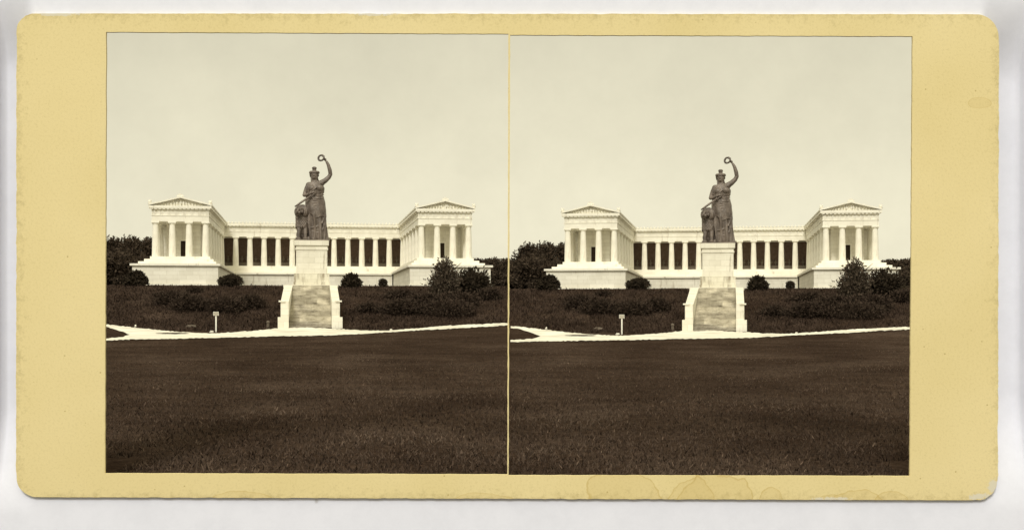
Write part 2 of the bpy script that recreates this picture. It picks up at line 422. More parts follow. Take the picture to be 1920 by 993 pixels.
def col_capital():
    mb = MB(); mb.lathe([(0.57, CH-0.655), (0.585, CH-0.55), (0.68, CH-0.42), (0.78, CH-0.33), (0.76, CH-0.305)], 24); mb.box(-0.8, 0.8, -0.8, 0.8, CH-0.30, CH-0.004)
    return mb.mesh('capital')
def cella_wall(side):
    def f(bx, s, mb):
        for x0, x1 in ((-3.4, -0.66), (0.66, 3.4)): bx(x0, x1, 7.0, 7.8, ZS + 0.004, ZA - 0.004)
        bx(-0.66, 0.66, 7.0, 7.8, ZS + 3.65, ZA - 0.004)
        bx(-3.4, -2.7, 7.82, 52, ZS + 0.004, ZA - 0.004); bx(3.41, 5.7, 13, 60, ZS + 0.004, ZA - 0.004); bx(2.7, 3.4, 7.82, 60, ZS+0.004, ZA-0.004)
        bx(-3.55, -2.5, 6.75, 6.99, ZS + 0.004, ZA - 0.004); bx(2.5, 3.55, 6.75, 6.99, ZS + 0.004, ZA - 0.004)
    return wings(f, side).mesh('cella_wall')
def door_leaf():
    mb = MB(); mb.box(-X(0.655), X(0.655), 7.3, 7.42, Z(ZS) + 0.01, Z(ZS + 3.64))
    for sx in (-1, 1):
        for k in range(3): mb.box(sx*X(0.34) - 0.2, sx*X(0.34) + 0.2, 7.26, 7.31, Z(ZS) + 0.3 + k*1.12, Z(ZS) + 1.15 + k*1.12)
    return mb.mesh('door')
def door_frame():
    mb = MB(); z0, z1 = Z(ZS) + 0.006, Z(ZS + 3.65)
    for a in (-1, 1): mb.box(a*X(0.8) - 0.16, a*X(0.8) + 0.16, 6.82, 7.0 - 0.003, z0, z1)
    mb.box(-X(1.1), X(1.1), 6.76, 6.997, z1 + 0.003, z1 + 0.36)
    return mb.mesh('door_frame')
def back_wall():
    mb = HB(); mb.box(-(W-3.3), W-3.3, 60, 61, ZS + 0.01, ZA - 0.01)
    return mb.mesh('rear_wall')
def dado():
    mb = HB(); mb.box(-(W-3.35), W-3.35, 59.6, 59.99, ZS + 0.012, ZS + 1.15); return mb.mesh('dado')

def make_hall(pl):
    a = P(338.5, 482, 281); b = P(834.5, 482, 281)
    ax = (a.x + b.x)/2
    root = empty('colonnaded_hall', loc2world(pl, ax, 281, 0) + Vector((0,0,0)), -pl.phi)
    tag(root, 'long white columned hall with two gabled wings in the %s picture' % pl.pic, 'hall')
    if pl is PR: root.scale = (0.98, 1, 0.983); root.location += Matrix.Rotation(-pl.phi, 3, 'Z') @ Vector((-0.55, 0, 0))
    def part(name, key, fn, mat, parent=root, **kw): return link(name, cached(key, fn), M[mat], parent, **kw)
    part('podium', 'podium', hall_podium, 'wallstone'); part('podium_cornice', 'podc', hall_podium_cornice, 'marble')
    part('stylobate', 'styl', hall_steps, 'marble')
    part('architrave', 'arch', lambda: ent('architrave', ZA, 20.14, 0.0), 'marble')
    part('taenia', 'taen', lambda: ent('taenia', 20.145, 20.29, 0.10), 'marble')
    part('frieze', 'frie', lambda: ent('frieze', 20.295, 21.5, -0.06, frieze_extra), 'marble')
    part('cornice', 'corn', lambda: ent('cornice', 21.7, 22.25, 0.55, cornice_extra), 'marble')
    part('cornice_bed', 'cbed', lambda: ent('cornice_bed', 21.505, 21.695, 0.08), 'marble')
    part('roof', 'roof', hall_roof, 'roof')
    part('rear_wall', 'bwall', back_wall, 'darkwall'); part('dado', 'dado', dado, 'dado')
    rr = random.Random(8)
    for s in (-1, 1):
        part('cella_wall', 'cella%d' % s, lambda: cella_wall(s), 'wallstone')
        ped = part('pediment', 'pedi%d' % s, lambda: hall_pediment(s), 'marble')
        for k in range(15):
            u = (k - 7)/7*4.3; h = 0.28 + 1.0*(1 - abs(u)/4.7)
            part('relief_figure', 'relf', relief_figure, 'marble', ped, loc=(X(s*W) + u, -0.5, Z(22.22)), rot=(0, rr.uniform(-.25, .25), 0), scale=(rr.choice((-1, 1))*rr.uniform(.8, 1.2), 1, h))
        d = part('door', 'door', door_leaf, 'door', loc=(X(s*W), 0, 0)); part('door_frame', 'dfr', door_frame, 'marble', d)
        part('acroterion', 'palm', lambda: palmette(1.0), 'marble', loc=(X(s*W), -1.0, Z(23.9) + 0.1), scale=(2.0, 1, 0.95))
        for q in (-1, 1): part('acroterion', 'grif', griffin, 'marble', loc=(X(s*W + q*6.2), -0.9, Z(22.3) + 0.33), rot=(0, 0, 0 if q < 0 else math.pi))
    spots = []
    for s in (-1, 1):
        for k in (-1.5, -.5, .5, 1.5): spots.append((s*W + k*3.43, 0))
        for k in range(1, 7): spots.append((s*(W - 1.5*3.43), k*BACK/6))
        for k in (4.6, 9.2): spots.append((s*(W + 1.5*3.43), k))
    n = 12; x1 = W - 1.5*3.43
    for k in range(1, n + 1): spots.append((-x1 + 2*x1*k/(n+1), BACK))
    for x, y in spots:
        c = part('column', 'col', col_shaft, 'marble', loc=(X(x), y, Z(ZS) + 0.006)); part('capital', 'cap', col_capital, 'marble', c)
    for k in range(49):
        x = -(W - 6.9) + 2*(W - 6.9)*k/48
        part('antefix', 'ante', lambda: palmette(0.62), 'marble', loc=(X(x), BACK - 1.05, Z(22.26)))
    # busts on the dark wall
    rng = random.Random(3)
    for k in range(n + 1):
        xa = -x1 + 2*x1*k/(n+1); dx = 2*x1/(n+1)
        for u in (0.34, 0.68):
            p = root.location + Matrix.Rotation(-pl.phi, 3, 'Z') @ Vector((X(xa + dx*u)*root.scale.x, 59.75, Z(13.6)*root.scale.z))
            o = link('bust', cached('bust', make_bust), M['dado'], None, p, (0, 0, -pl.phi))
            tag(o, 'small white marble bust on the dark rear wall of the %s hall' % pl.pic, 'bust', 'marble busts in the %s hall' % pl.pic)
def make_bust():
    mb = MB(); mb.box(-0.22, 0.22, -0.25, 0.25, -0.55, -0.4); mb.lathe([(0.16,-0.4),(0.12,-0.2),(0.16,-0.02)], 10)
    mb.ell((0, 0, 0.15), (0.42, 0.22, 0.22), 10, 6); mb.ell((0, 0, 0.42), (0.12, 0.12, 0.2), 8, 6); mb.ell((0, -0.02, 0.68), (0.19, 0.22, 0.27), 10, 8); mb.ell((0, -0.22, 0.66), (0.04, 0.07, 0.07), 6, 5)
    return mb.mesh('bust', True)
make_hall(PL); make_hall(PR)

# ---------------------------------------------------------------- staircase and pedestal
def make_stair(pl):
    o = P(584, 535, 246.5); base = g(228)
    org = Vector((o.x, 228, 0))
    root = empty('staircase', loc2world(pl, o.x, 228, g(228)), -pl.phi)
    tag(root, 'stone stairway with pale side walls climbing to the statue in the %s picture' % pl.pic, 'staircase')
    def q(px, py, ly): v = P(px, py, ly); return Vector((v.x - o.x, ly - 228, v.z - base))
    def steps():
        mb = MB(); n = 34
        b0, b1 = q(541.3, 615, 228.4), q(622.3, 615, 228.4); t0, t1 = q(549, 535, 265.5), q(617.8, 535, 265.5)
        for i in range(n):
            u0, u1 = i/n, 1.0
            l0 = b0.lerp(t0, u0); r0 = b1.lerp(t1, u0); l1, r1 = t0, t1
            un = (i+1)/n
            ln, rn = b0.lerp(t0, un), b1.lerp(t1, un)
            zt = ln.z
            mb.hexa([(l0.x, l0.y, -0.6), (r0.x, r0.y, -0.6), (rn.x, rn.y, -0.6), (ln.x, ln.y, -0.6)], [(l0.x, l0.y, zt), (r0.x, r0.y, zt), (rn.x, rn.y, zt), (ln.x, ln.y, zt)])
        return mb.mesh('steps')
    link('steps', cached('steps', steps), M['stair'], root)
    link('landing', cached('landing', lambda: (lambda a, b: MB().box(a.x - 0.2, b.x + 0.2, a.y, a.y + 11, 5.0, a.z - 0.02).mesh('landing'))(q(533, 533.6, 265.6), q(632, 533.6, 265.6))), M['pedestal'], root)
    for s, (to, ti, bo, bi) in enumerate(((533, 548.9, 526.2, 541.2), (632, 617.9, 637.2, 622.4))):
        def wall():
            mb = MB(); a0, a1 = q(bo, 566, 231), q(bi, 566, 231); c0, c1 = q(to, 534.6, 265.4), q(ti, 534.6, 265.4)
            L_, R_ = ((a0, a1), (c0, c1)) if s == 0 else ((a1, a0), (c1, c0))
            mb.hexa([(L_[0].x, L_[0].y, -0.8), (L_[1].x, L_[1].y, -0.8), (R_[1].x, R_[1].y, -0.8), (R_[0].x, R_[0].y, -0.8)], [L_[0], L_[1], R_[1], R_[0]])
            return mb.mesh('side_wall')
        w = link('side_wall', cached('swall%d' % s, wall), M['pedestal'], root)
        def pier():
            mb = MB(); x0, x1 = sorted((q(bo, 600, 227.5).x, q(bi, 600, 227.5).x)); zt = q(bo, 565.8, 227.5).z
            mb.box(x0, x1, -0.6, 3.0, -0.6, zt)
            xo = q(520.8 if s == 0 else 642.2, 600, 227).x; a, b = sorted((xo, q(bi, 600, 227).x)); zb = q(bo, 594, 227).z
            mb.box(a, b + (0.004 if s == 0 else 0), -1.0, 2.6, -0.7, zb)
            return mb.mesh('pier')
        p_ = link('pier', cached('pier%d' % s, pier), M['pedestal'], root)
        def cap():
            x0, x1 = sorted((q(bo, 600, 227.5).x, q(bi, 600, 227.5).x)); zt = q(bo, 565.8, 227.5).z
            return MB().box(x0 - (0.32 if s == 0 else -0.6), x1 + (0.32 if s == 1 else -0.6), -0.85, 3.2, zt + 0.003, zt + 0.26).mesh('cap')
        link('cap', cached('pcap%d' % s, cap), M['marble'], p_)
make_stair(PL); make_stair(PR)

def make_pedestal(pl):
    c = P(584.3, 535, 268); zb = P(584, 534, 268).z
    root = empty('statue_pedestal', loc2world(pl, c.x, 268, zb), -pl.phi)
    tag(root, 'tall block pedestal of pale stained stone carrying the bronze statue, %s picture' % pl.pic, 'pedestal')
    def span(px0, px1): return P(px0, 500, 268).x - c.x, P(px1, 500, 268).x - c.x
    def zz(py): return P(584, py, 268).z - zb
    def tier(px0, px1, y0, y1, inset=0.0): 
        a, b = span(px0, px1); mid = 3.6; h = (b - a)/2
        return lambda: MB().box(a, b, mid - h, mid + h, zz(y1), zz(y0)).mesh('tier')
    for name, args in (('base_course', (549.6, 619, 528.4, 536)), ('plinth_course', (551.2, 617.5, 512.6, 528.3)), ('shaft', (555.2, 613.8, 468.1, 512.5)), ('neck_moulding', (553.6, 615.2, 464.5, 468.0)), ('shaft_top', (554.8, 614.2, 459.6, 464.4)), ('cap_slab', (552.0, 616.6, 450.2, 459.5))):
        link(name, cached('ped_' + name, tier(*args)), M['stained' if 'course' in name else 'pedestal'], root)
make_pedestal(PL); make_pedestal(PR)

# ---------------------------------------------------------------- bronze statue: woman raising a wreath, lion at her side
U = 0.01965*0.985
def S(zx, zy, y=0.0): return Vector(((zx - 305)*U, y*U, (937 - zy)*U))
def remeshed(mb, voxel, name, smooth=2):
    me = mb.mesh('tmp'); o = bpy.data.objects.new('tmp', me); COL.objects.link(o)
    rm = o.modifiers.new('r', 'REMESH'); rm.mode = 'VOXEL'; rm.voxel_size = voxel
    if smooth: sm = o.modifiers.new('s', 'SMOOTH'); sm.iterations = smooth; sm.factor = 0.5
    dg = bpy.context.evaluated_depsgraph_get(); dg.update()
    out = bpy.data.meshes.new_from_object(o.evaluated_get(dg)); out.name = name
    bpy.data.objects.remove(o); bpy.data.meshes.remove(me)
    out.polygons.foreach_set('use_smooth', [True]*len(out.polygons))
    return out
def lerp_rows(rows, n):
    out = []
    for i in range(n + 1):
        t = rows[0][0] + (rows[-1][0] - rows[0][0])*i/n
        for a, b in zip(rows, rows[1:]):
            if (a[0] - t)*(b[0] - t) <= 0:
                k = 0 if a[0] == b[0] else (t - a[0])/(b[0] - a[0]); k = k*k*(3 - 2*k)
                out.append([x + (y - x)*k for x, y in zip(a, b)]); out[-1][0] = t; break
    return out
def woman():
    mb = MB(); n = 72
    rows = [(937,364,92,70,12),(900,363,92,68,12),(830,359,93,66,11),(760,353,97,66,10),(690,346,101,68,8),(620,342,100,68,3),(560,338,97,64,2),(500,334,88,56,1),(468,333,82,50,1),(435,340,90,56,1.5),(395,342,92,58,1.5),(362,338,80,46,1),(340,334,60,36,0),(326,331,30,26,0),(305,331,24,23,0)]
    rings = []
    for zy, cx, rx, ry, am in lerp_rows(rows, 60):
        ring = []
        for j in range(n):
            a = 2*math.pi*j/n
            w = 1.25*math.sin(10*a + (zy - 600)*0.006) + 0.8*math.sin(6*a - zy*0.011)
            ring.append(S(cx + (rx + am*w)*math.cos(a), zy, (ry + am*w)*math.sin(a)))
        rings.append(ring)
    mb.loft(rings)
    # pelt overskirt with a slanting hem
    rings = []
    for zy, cx, rx, ry, am in lerp_rows([(700,348,104,76,3),(640,342,107,76,3),(560,338,104,71,2),(480,334,93,61,1)], 16):
        k = (700 - zy)/220
        rings.append([S(cx + (rx + am*math.sin(9*a))*math.cos(a), zy - (1-k)*45*max(0, -math.cos(a)) - (1-k)*10*math.sin(5*a), (ry + am*math.sin(9*a))*math.sin(a)) for a in [2*math.pi*j/n for j in range(n)]])
    mb.loft(rings)
    for k in range(7):      # horizontal pelt gathers and girdle across the front
        zy = 500 + k*20
        pts = [S(338 + 90*math.cos(a), zy + 10*math.sin(a*1.3 + k), -(68*abs(math.sin(a)) + 2)) for a in [math.pi*(0.12 + 0.76*i/12) for i in range(13)]]
        mb.tube(pts, 4.2*U, 6)
    mb.tube([S(250 + 175*i/12, 470 + 6*math.sin(i), -(54*math.sin(math.pi*i/12) + 6)) for i in range(13)], 7*U, 8)
    for k in range(9):      # long drapery folds falling to the feet
        x0 = 300 + k*15; x1 = 300 + k*17 + (10 if k < 4 else 0)
        mb.tube([S(x0 + (x1 - x0)*u + 8*math.sin(u*3 + k), 690 + 235*u, -(57*math.sqrt(max(0.05, 1 - ((x0 + (x1-x0)*u - 362)/92)**2)) + 1)) for u in [i/8 for i in range(9)]], [3*U + 3.2*U*u for u in [i/8 for i in range(9)]], 6)
    # sweeping cloth from her hip to the left knee
    mb.tube([S(432, 690, -34), S(408, 760, -50), S(352, 800, -60), S(300, 810, -50), S(280, 800, -40)], [12*U, 11*U, 10*U, 9*U, 7*U], 8)
    mb.tube([S(438, 740, -30), S(415, 830, -48), S(362, 862, -58), S(310, 850, -48)], [11*U, 11*U, 9*U, 7*U], 8)
    # chest and shoulders
    mb.ell(S(302, 402, -44), (36*U, 26*U, 34*U)); mb.ell(S(382, 396, -44), (36*U, 26*U, 34*U))
    mb.ell(S(275, 362, 0), (36*U, 32*U, 30*U)); mb.ell(S(398, 345, 0), (38*U, 32*U, 32*U))
    for k in range(5): mb.tube([S(395 - 4*k, 345 + 6*k, -38), S(350 - 8*k, 395 + 6*k, -66), S(285, 430 + 4*k, -56)], 4.5*U, 6)
    # raised arm
    mb.tube([S(392, 346, 0), S(440, 316, -2), S(478, 280, -4), S(494, 250, -6)], [32*U, 27*U, 23*U, 21*U], 14)
    mb.ell(S(493, 248, -6), (22*U, 21*U, 22*U))
    mb.tube([S(494, 250, -6), S(487, 205, -12), S(470, 150, -16), S(450, 114, -18)], [21*U, 21*U, 17*U, 12*U], 14)
    mb.ell(S(441, 101, -18), (13*U, 9*U, 16*U))
    for k in range(4): mb.tube([S(440 + k*3, 94 - k*1.0, -22 - k*1), S(431 + k*2, 82 + k*4, -30), S(424 + k*2, 84 + k*6, -24), S(425 + k*2, 92 + k*5, -16)], [4.5*U, 4.2*U, 4*U, 3.4*U], 7)
    mb.tube([S(446, 100, -12), S(434, 98, -4), S(426, 96, -8)], [5*U, 4.6*U, 4*U], 7)
    # lowered arm, hand at the breast
    mb.tube([S(272, 362, 0), S(252, 400, -4), S(233, 445, -8), S(226, 470, -12)], [30*U, 27*U, 22*U, 20*U], 14)
    mb.ell(S(226, 470, -14), (21*U, 21*U, 21*U))
    mb.tube([S(226, 472, -14), S(262, 468, -50), S(300, 452, -74)], [20*U, 17*U, 12*U], 14)
    mb.ell(S(314, 446, -78), (16*U, 10*U, 12*U))
    for k in range(4): mb.tube([S(322, 438 + k*5, -80), S(336, 436 + k*6, -80), S(344, 440 + k*6, -74)], [4.6*U, 4.2*U, 3.6*U], 7)
    mb.tube([S(312, 438, -82), S(324, 428, -84), S(334, 426, -82)], [5*U, 4.5*U, 4*U], 7)
    # neck and head turned slightly to her right
    mb.tube([S(333, 345, 0), S(331, 318, -2), S(329, 290, -4)], [30*U, 23*U, 23*U], 14)
    mb.ell(S(328, 263, -6), (33*U, 38*U, 46*U), 20, 14)
    mb.ell(S(326, 288, -24), (20*U, 18*U, 20*U)); mb.ell(S(322, 266, -45), (5*U, 8*U, 13*U)); mb.ell(S(324, 285, -42), (10*U, 5*U, 4*U)); mb.ell(S(324, 291, -41), (8*U, 5*U, 4*U))
    for dx in (-14, 13):
        mb.ell(S(324 + dx, 256, -38), (8*U, 5*U, 5*U)); mb.tube([S(324 + dx - 9, 249, -38), S(324 + dx, 245, -42), S(324 + dx + 9, 249, -38)], 3.4*U, 6)
    return remeshed(mb, 0.055, 'figure', 2)
def hair():
    mb = MB(); rng = random.Random(5)
    mb.ell(S(328, 245, 6), (40*U, 42*U, 40*U)); 
    for k in range(26):
        a = 2*math.pi*k/26; mb.ell(S(328 + 46*math.cos(a), 236 - 6*abs(math.sin(a*2)), 40*math.sin(a)), (10*U, 10*U, 13*U), 8, 6)
    for k in range(14):
        a = 2*math.pi*k/14; mb.ell(S(327 + 40*math.cos(a), 262 - 8*math.sin(k*2.1), 14 + 34*abs(math.sin(a))), (11*U, 12*U, 16*U), 8, 6)
    mb.ell(S(328, 203, 6), (22*U, 20*U, 12*U)); mb.ell(S(328, 187, 6), (26*U, 24*U, 16*U))
    mb.tube([S(302, 280, 10), S(300, 310, 4), S(297, 336, -10)], [14*U, 11*U, 6*U], 9); mb.tube([S(352, 280, 16), S(362, 305, 20), S(372, 322, 22)], [14*U, 10*U, 7*U], 9)
    return remeshed(mb, 0.06, 'hair', 1)
def wreath():
    mb = MB(); rng = random.Random(2)
    rot = Matrix.Rotation(R(-25), 3, 'Z') @ Matrix.Rotation(R(-18), 3, 'Y')
    pts = []
    for k in range(29):
        a = 2*math.pi*k/28; v = rot @ Vector((32*U*math.cos(a), 0, 27*U*math.sin(a))); pts.append(S(397, 83, -22) + v)
    mb.tube(pts, 9*U, 8)
    for k in range(95):
        p = pts[rng.randrange(28)] + Vector((rng.uniform(-6, 6), rng.uniform(-7, 7), rng.uniform(-6, 6)))*U
        mb.ell(p, (rng.uniform(4, 8)*U, 3*U, rng.uniform(3, 7)*U), 6, 5, Matrix.Rotation(rng.uniform(0, 3), 3, 'Y'))
    return mb.mesh('wreath', True)
def sword():
    mb = MB(); mb.tube([S(318, 470, -78), S(290, 483, -82)], 6*U, 8); mb.ell(S(322, 468, -78), (9*U, 9*U, 9*U), 8, 6)
    mb.tube([S(282, 468, -84), S(300, 502, -84)], 5*U, 8)
    mb.tube([S(290, 484, -82), S(215, 536, -86), S(160, 576, -88), S(127, 598, -88)], [11*U, 11*U, 10*U, 6*U], 8)
    return mb.mesh('sword', True)
def lion():
    mb = MB(); rng = random.Random(9)
    mb.ell(S(206, 690, 0), (62*U, 54*U, 112*U), 24, 16)                       # maned chest
    mb.ell(S(212, 800, 14), (72*U, 58*U, 100*U), 18, 12); mb.ell(S(210, 880, 30), (70*U, 50*U, 60*U), 14, 10)
    mb.tube([S(222, 720, 20), S(240, 790, 90), S(250, 860, 150)], [64*U, 74*U, 72*U], 16)   # trunk sloping back to the haunches
    mb.ell(S(205, 880, 130), (50*U, 62*U, 60*U)); mb.ell(S(285, 880, 130), (46*U, 62*U, 60*U))
    for x, xx in ((170, 165), (234, 236)):                                     # fore legs
        mb.tube([S(x + 6, 770, -22), S(x + 2, 830, -40), S(xx, 885, -48), S(xx, 916, -50)], [29*U, 23*U, 19*U, 20*U], 12)
        mb.ell(S(xx - 2, 922, -66), (24*U, 34*U, 16*U))
        for t in range(4): mb.ell(S(xx - 20 + t*12, 926, -94), (7*U, 12*U, 10*U), 8, 6)
    mb.ell(S(190, 928, 60), (26*U, 50*U, 16*U)); mb.ell(S(296, 928, 60), (26*U, 50*U, 16*U))
    # head turned to her right: skull, broad nose bridge, muzzle, chin, brows, ears
    yaw = Matrix.Rotation(R(-22), 3, 'Z'); o = S(190, 642, -46)
    def hp(x, z, y): return o + yaw @ Vector((x*U, y*U, z*U))
    mb.ell(hp(0, 6, -20), (40*U, 46*U, 42*U), 18, 12)
    mb.ell(hp(0, -18, -66), (26*U, 34*U, 21*U), 14, 10); mb.ell(hp(0, -36, -58), (19*U, 30*U, 13*U), 12, 8)
    mb.tube([hp(0, 24, -52), hp(0, 8, -78), hp(0, -8, -96)], [13*U, 12*U, 12*U], 10); mb.ell(hp(0, -8, -100), (13*U, 8*U, 9*U), 10, 7)
    for q in (-1, 1):
        mb.ell(hp(q*22, 20, -52), (14*U, 12*U, 7*U), 10, 7); mb.ell(hp(q*15, -20, -82), (13*U, 16*U, 12*U), 10, 7)
        mb.ell(hp(q*38, 40, -8), (12*U, 8*U, 14*U), 10, 7); mb.ell(hp(q*30, -10, -40), (16*U, 22*U, 20*U), 10, 7)
    # mane: locks hanging over the chest and framing the face
    for k in range(30):
        a = math.pi*(-0.28 + 1.56*k/29)
        for rr_, yy, r in ((46, -22, 9), (56, -6, 11), (62, 14, 12)):
            c = hp(rr_*math.cos(a), 4 + rr_*math.sin(a)*1.0, yy); e = hp((rr_ + 16)*math.cos(a), -10 + (rr_ + 10)*math.sin(a), yy + 12)
            mb.tube([c, c.lerp(e, 0.5) + Vector((0, -3*U, 0)), e], [r*U*0.8, r*U, r*U*0.3], 7)
    for row in range(9):
        q = row/8; zy = 668 + 118*q
        for k in range(11):
            a = math.pi*(1.0 + (k + 0.5*(row % 2))/10.5)
            c = S(204 + 62*math.cos(a), zy, 54*math.sin(a) - 2); e = S(204 + 63*math.cos(a) + rng.uniform(-7, 7), zy + 34, 56*math.sin(a) - 6)
            mb.tube([c, c.lerp(e, 0.5) + Vector((0, -6*U, 0)), e], [9*U, 9.5*U, 2.5*U], 7)
    return remeshed(mb, 0.045, 'lion', 1)
def statue_base():
    mb = MB(); a, b = S(128, 0).x, S(488, 0).x; mb.box(a, b, -130*U, 200*U, -0.02, 0.26); return mb.mesh('plinth')
def rocks():
    mb = MB(); rng = random.Random(6)
    for k in range(16): mb.ell(S(rng.uniform(255, 330), rng.uniform(905, 940), rng.uniform(-70, 60)), (rng.uniform(18, 34)*U, 26*U, rng.uniform(14, 26)*U), 8, 6)
    mb.ell(S(320, 930, -84), (15*U, 30*U, 10*U)); mb.ell(S(392, 930, -84), (16*U, 32*U, 10*U))
    return remeshed(mb, 0.07, 'ground_mound', 1)
def make_statue(pl):
    c = P(530 + 305/5.517, 449.6, 270.5); zt = P(584, 450.2, 268).z
    root = empty('bronze_statue', loc2world(pl, c.x, 271.6, zt + 0.01), -pl.phi)
    tag(root, 'bronze woman raising a wreath with a seated lion beside her, %s picture' % pl.pic, 'statue')
    for nm, fn in (('plinth', statue_base), ('figure', woman), ('hair', hair), ('wreath', wreath), ('sword', sword), ('lion', lion), ('mound', rocks)):
        link(nm, cached('st_' + nm, fn), M['bronze'], root, loc=(0, 0, 0) if nm == 'plinth' else (0, 0, 0.2))
make_statue(PL); make_statue(PR)

# ---------------------------------------------------------------- plants
def leaf_mesh(lobes, count, size, seed, name, upward=0.0, spiky=0.0):
    rng = random.Random(seed); v = []; f = []
    tot = sum(l[3]*l[4]*l[5] for l in lobes)
    for (x, y, z, a, b, c) in lobes:
        for _ in range(int(count*a*b*c/tot) + 1):
            d = Vector((rng.gauss(0,1), rng.gauss(0,1), rng.gauss(0,1))).normalized()
            rr = (0.35 + 0.65*rng.random()**0.45)
            nz = mnoise.noise(Vector((d.x*2 + seed, d.y*2 + x, d.z*2 + z)))
            rr *= 1 + 0.32*nz
            if spiky and rng.random() < 0.25: rr *= 1 + spiky*rng.random()
            p = Vector((x + d.x*a*rr, y + d.y*b*rr, z + d.z*c*rr))
            if p.z < 0.02: p.z = 0.02 + rng.random()*0.2
            s = size*rng.uniform(0.55, 1.3)
            t = (d*(0.6 + spiky) + Vector((rng.gauss(0,.7), rng.gauss(0,.7), rng.gauss(0,.7) + upward))).normalized()
            q = t.cross(Vector((rng.gauss(0,1), rng.gauss(0,1), rng.gauss(0,1)))).normalized()
            k = len(v)
            v += [tuple(p - q*s*0.32), tuple(p + t*s*0.9), tuple(p + q*s*0.32), tuple(p - t*s*0.55)]
            f.append((k, k+1, k+2, k+3))
    me = bpy.data.meshes.new(name); me.from_pydata(v, [], f); return me
def stems(h, spread, n, seed, r=0.12):
    rng = random.Random(seed); mb = MB()
    for k in range(n):
        a = 2*math.pi*k/n + rng.uniform(-.4, .4); s = spread*rng.uniform(0.5, 1)
        mb.tube([(0, 0, -0.3), (s*0.4*math.cos(a), s*0.4*math.sin(a), h*0.45), (s*math.cos(a), s*math.sin(a), h*rng.uniform(.75, 1))], [r, r*0.7, r*0.2], 6)
    return mb.mesh('stems')
def tree_wood(h, crown_r, seed):
    rng = random.Random(seed); mb = MB()
    mb.tube([(0,0,-0.4), (rng.uniform(-.2,.2), 0, h*0.3), (rng.uniform(-.4,.4), rng.uniform(-.3,.3), h*0.85)], [0.42, 0.3, 0.08], 9)
    for k in range(8):
        a = rng.uniform(0, 6.28); z = h*rng.uniform(0.25, 0.6); l = crown_r*rng.uniform(.5, .9)
        mb.tube([(0,0,z), (l*.5*math.cos(a), l*.5*math.sin(a), z + l*.35), (l*math.cos(a), l*math.sin(a), z + l*.8)], [0.16, 0.1, 0.03], 6)
    return mb.mesh('trunk')
def crown_lobes(w, h, z0, n, seed):
    rng = random.Random(seed); out = []
    for k in range(n):
        u = rng.random(); z = z0 + (h - z0)*u; rw = w*math.sqrt(max(0.12, 1 - (1.5*(u - 0.38))**2))
        a = rng.uniform(0, 6.28); d = rng.uniform(0.2, 0.68)*rw; s = rw*rng.uniform(0.32, 0.5)
        out.append((d*math.cos(a), d*math.sin(a), min(z, h - s*0.85), s, s, s*0.8))
    return out
def base_lz(ly): return g(ly)
def plant(pl, name, key, px, py_top, ly, width_px, label, cat, group=None, lobes=None, count=2500, leaf=0.3, mat='leaf', kw=None, trunk=None, lift=0.0):
    """a plant of unit shape: lobes given for height 1, half-width 1, scaled to its height and width in the picture"""
    p = P(px, py_top, ly); z0 = base_lz(ly) - 0.05; h = p.z - z0
    hw = (P(px + width_px/2, py_top, ly) - P(px - width_px/2, py_top, ly)).x/2
    root = empty(name, loc2world(pl, p.x, ly, z0), -pl.phi)
    tag(root, label % pl.pic, cat, (group % pl.pic) if group else None)
    lb = [(x*hw, y*hw, z*h, a*hw, b*hw, c*h) for x, y, z, a, b, c in lobes]
    link('crown' if trunk else 'foliage', cached('fol' + key, lambda: leaf_mesh(lb, count, leaf, hash(key) % 1 + len(key)*7, 'foliage', **(kw or {}))), M[mat], root)
    if trunk: link('trunk', cached('trk' + key, lambda: tree_wood(h, hw, len(key))), M['bark'], root)
    else: link('stems', cached('stm' + key, lambda: stems(h*0.8, hw*0.6, 6, len(key), 0.08)), M['bark'], root)
    return root
DOME = [(0,0,.45,.85,.85,.5), (-.4,.1,.4,.5,.6,.42), (.42,-.1,.4,.5,.6,.42), (.05,.1,.62,.6,.6,.38)]
SPREAD = [(-.1,0,.4,.75,.7,.42), (.45,0,.35,.5,.5,.36), (-.5,0,.3,.45,.5,.32), (.2,0,.66,.45,.5,.34), (-.25,0,.7,.4,.4,.28)]
CONE = [(0,0,.22,.8,.8,.24), (-.3,0,.38,.55,.6,.2), (.32,0,.4,.55,.6,.2), (0,0,.55,.6,.6,.22), (-.1,0,.7,.45,.45,.18), (.12,0,.78,.32,.32,.14), (0,0,.9,.2,.2,.12)]
SPIKY = [(0,0,.4,.8,.8,.42), (-.4,0,.55,.4,.4,.3), (.35,0,.55,.45,.4,.3), (-.1,0,.75,.3,.3,.25)]
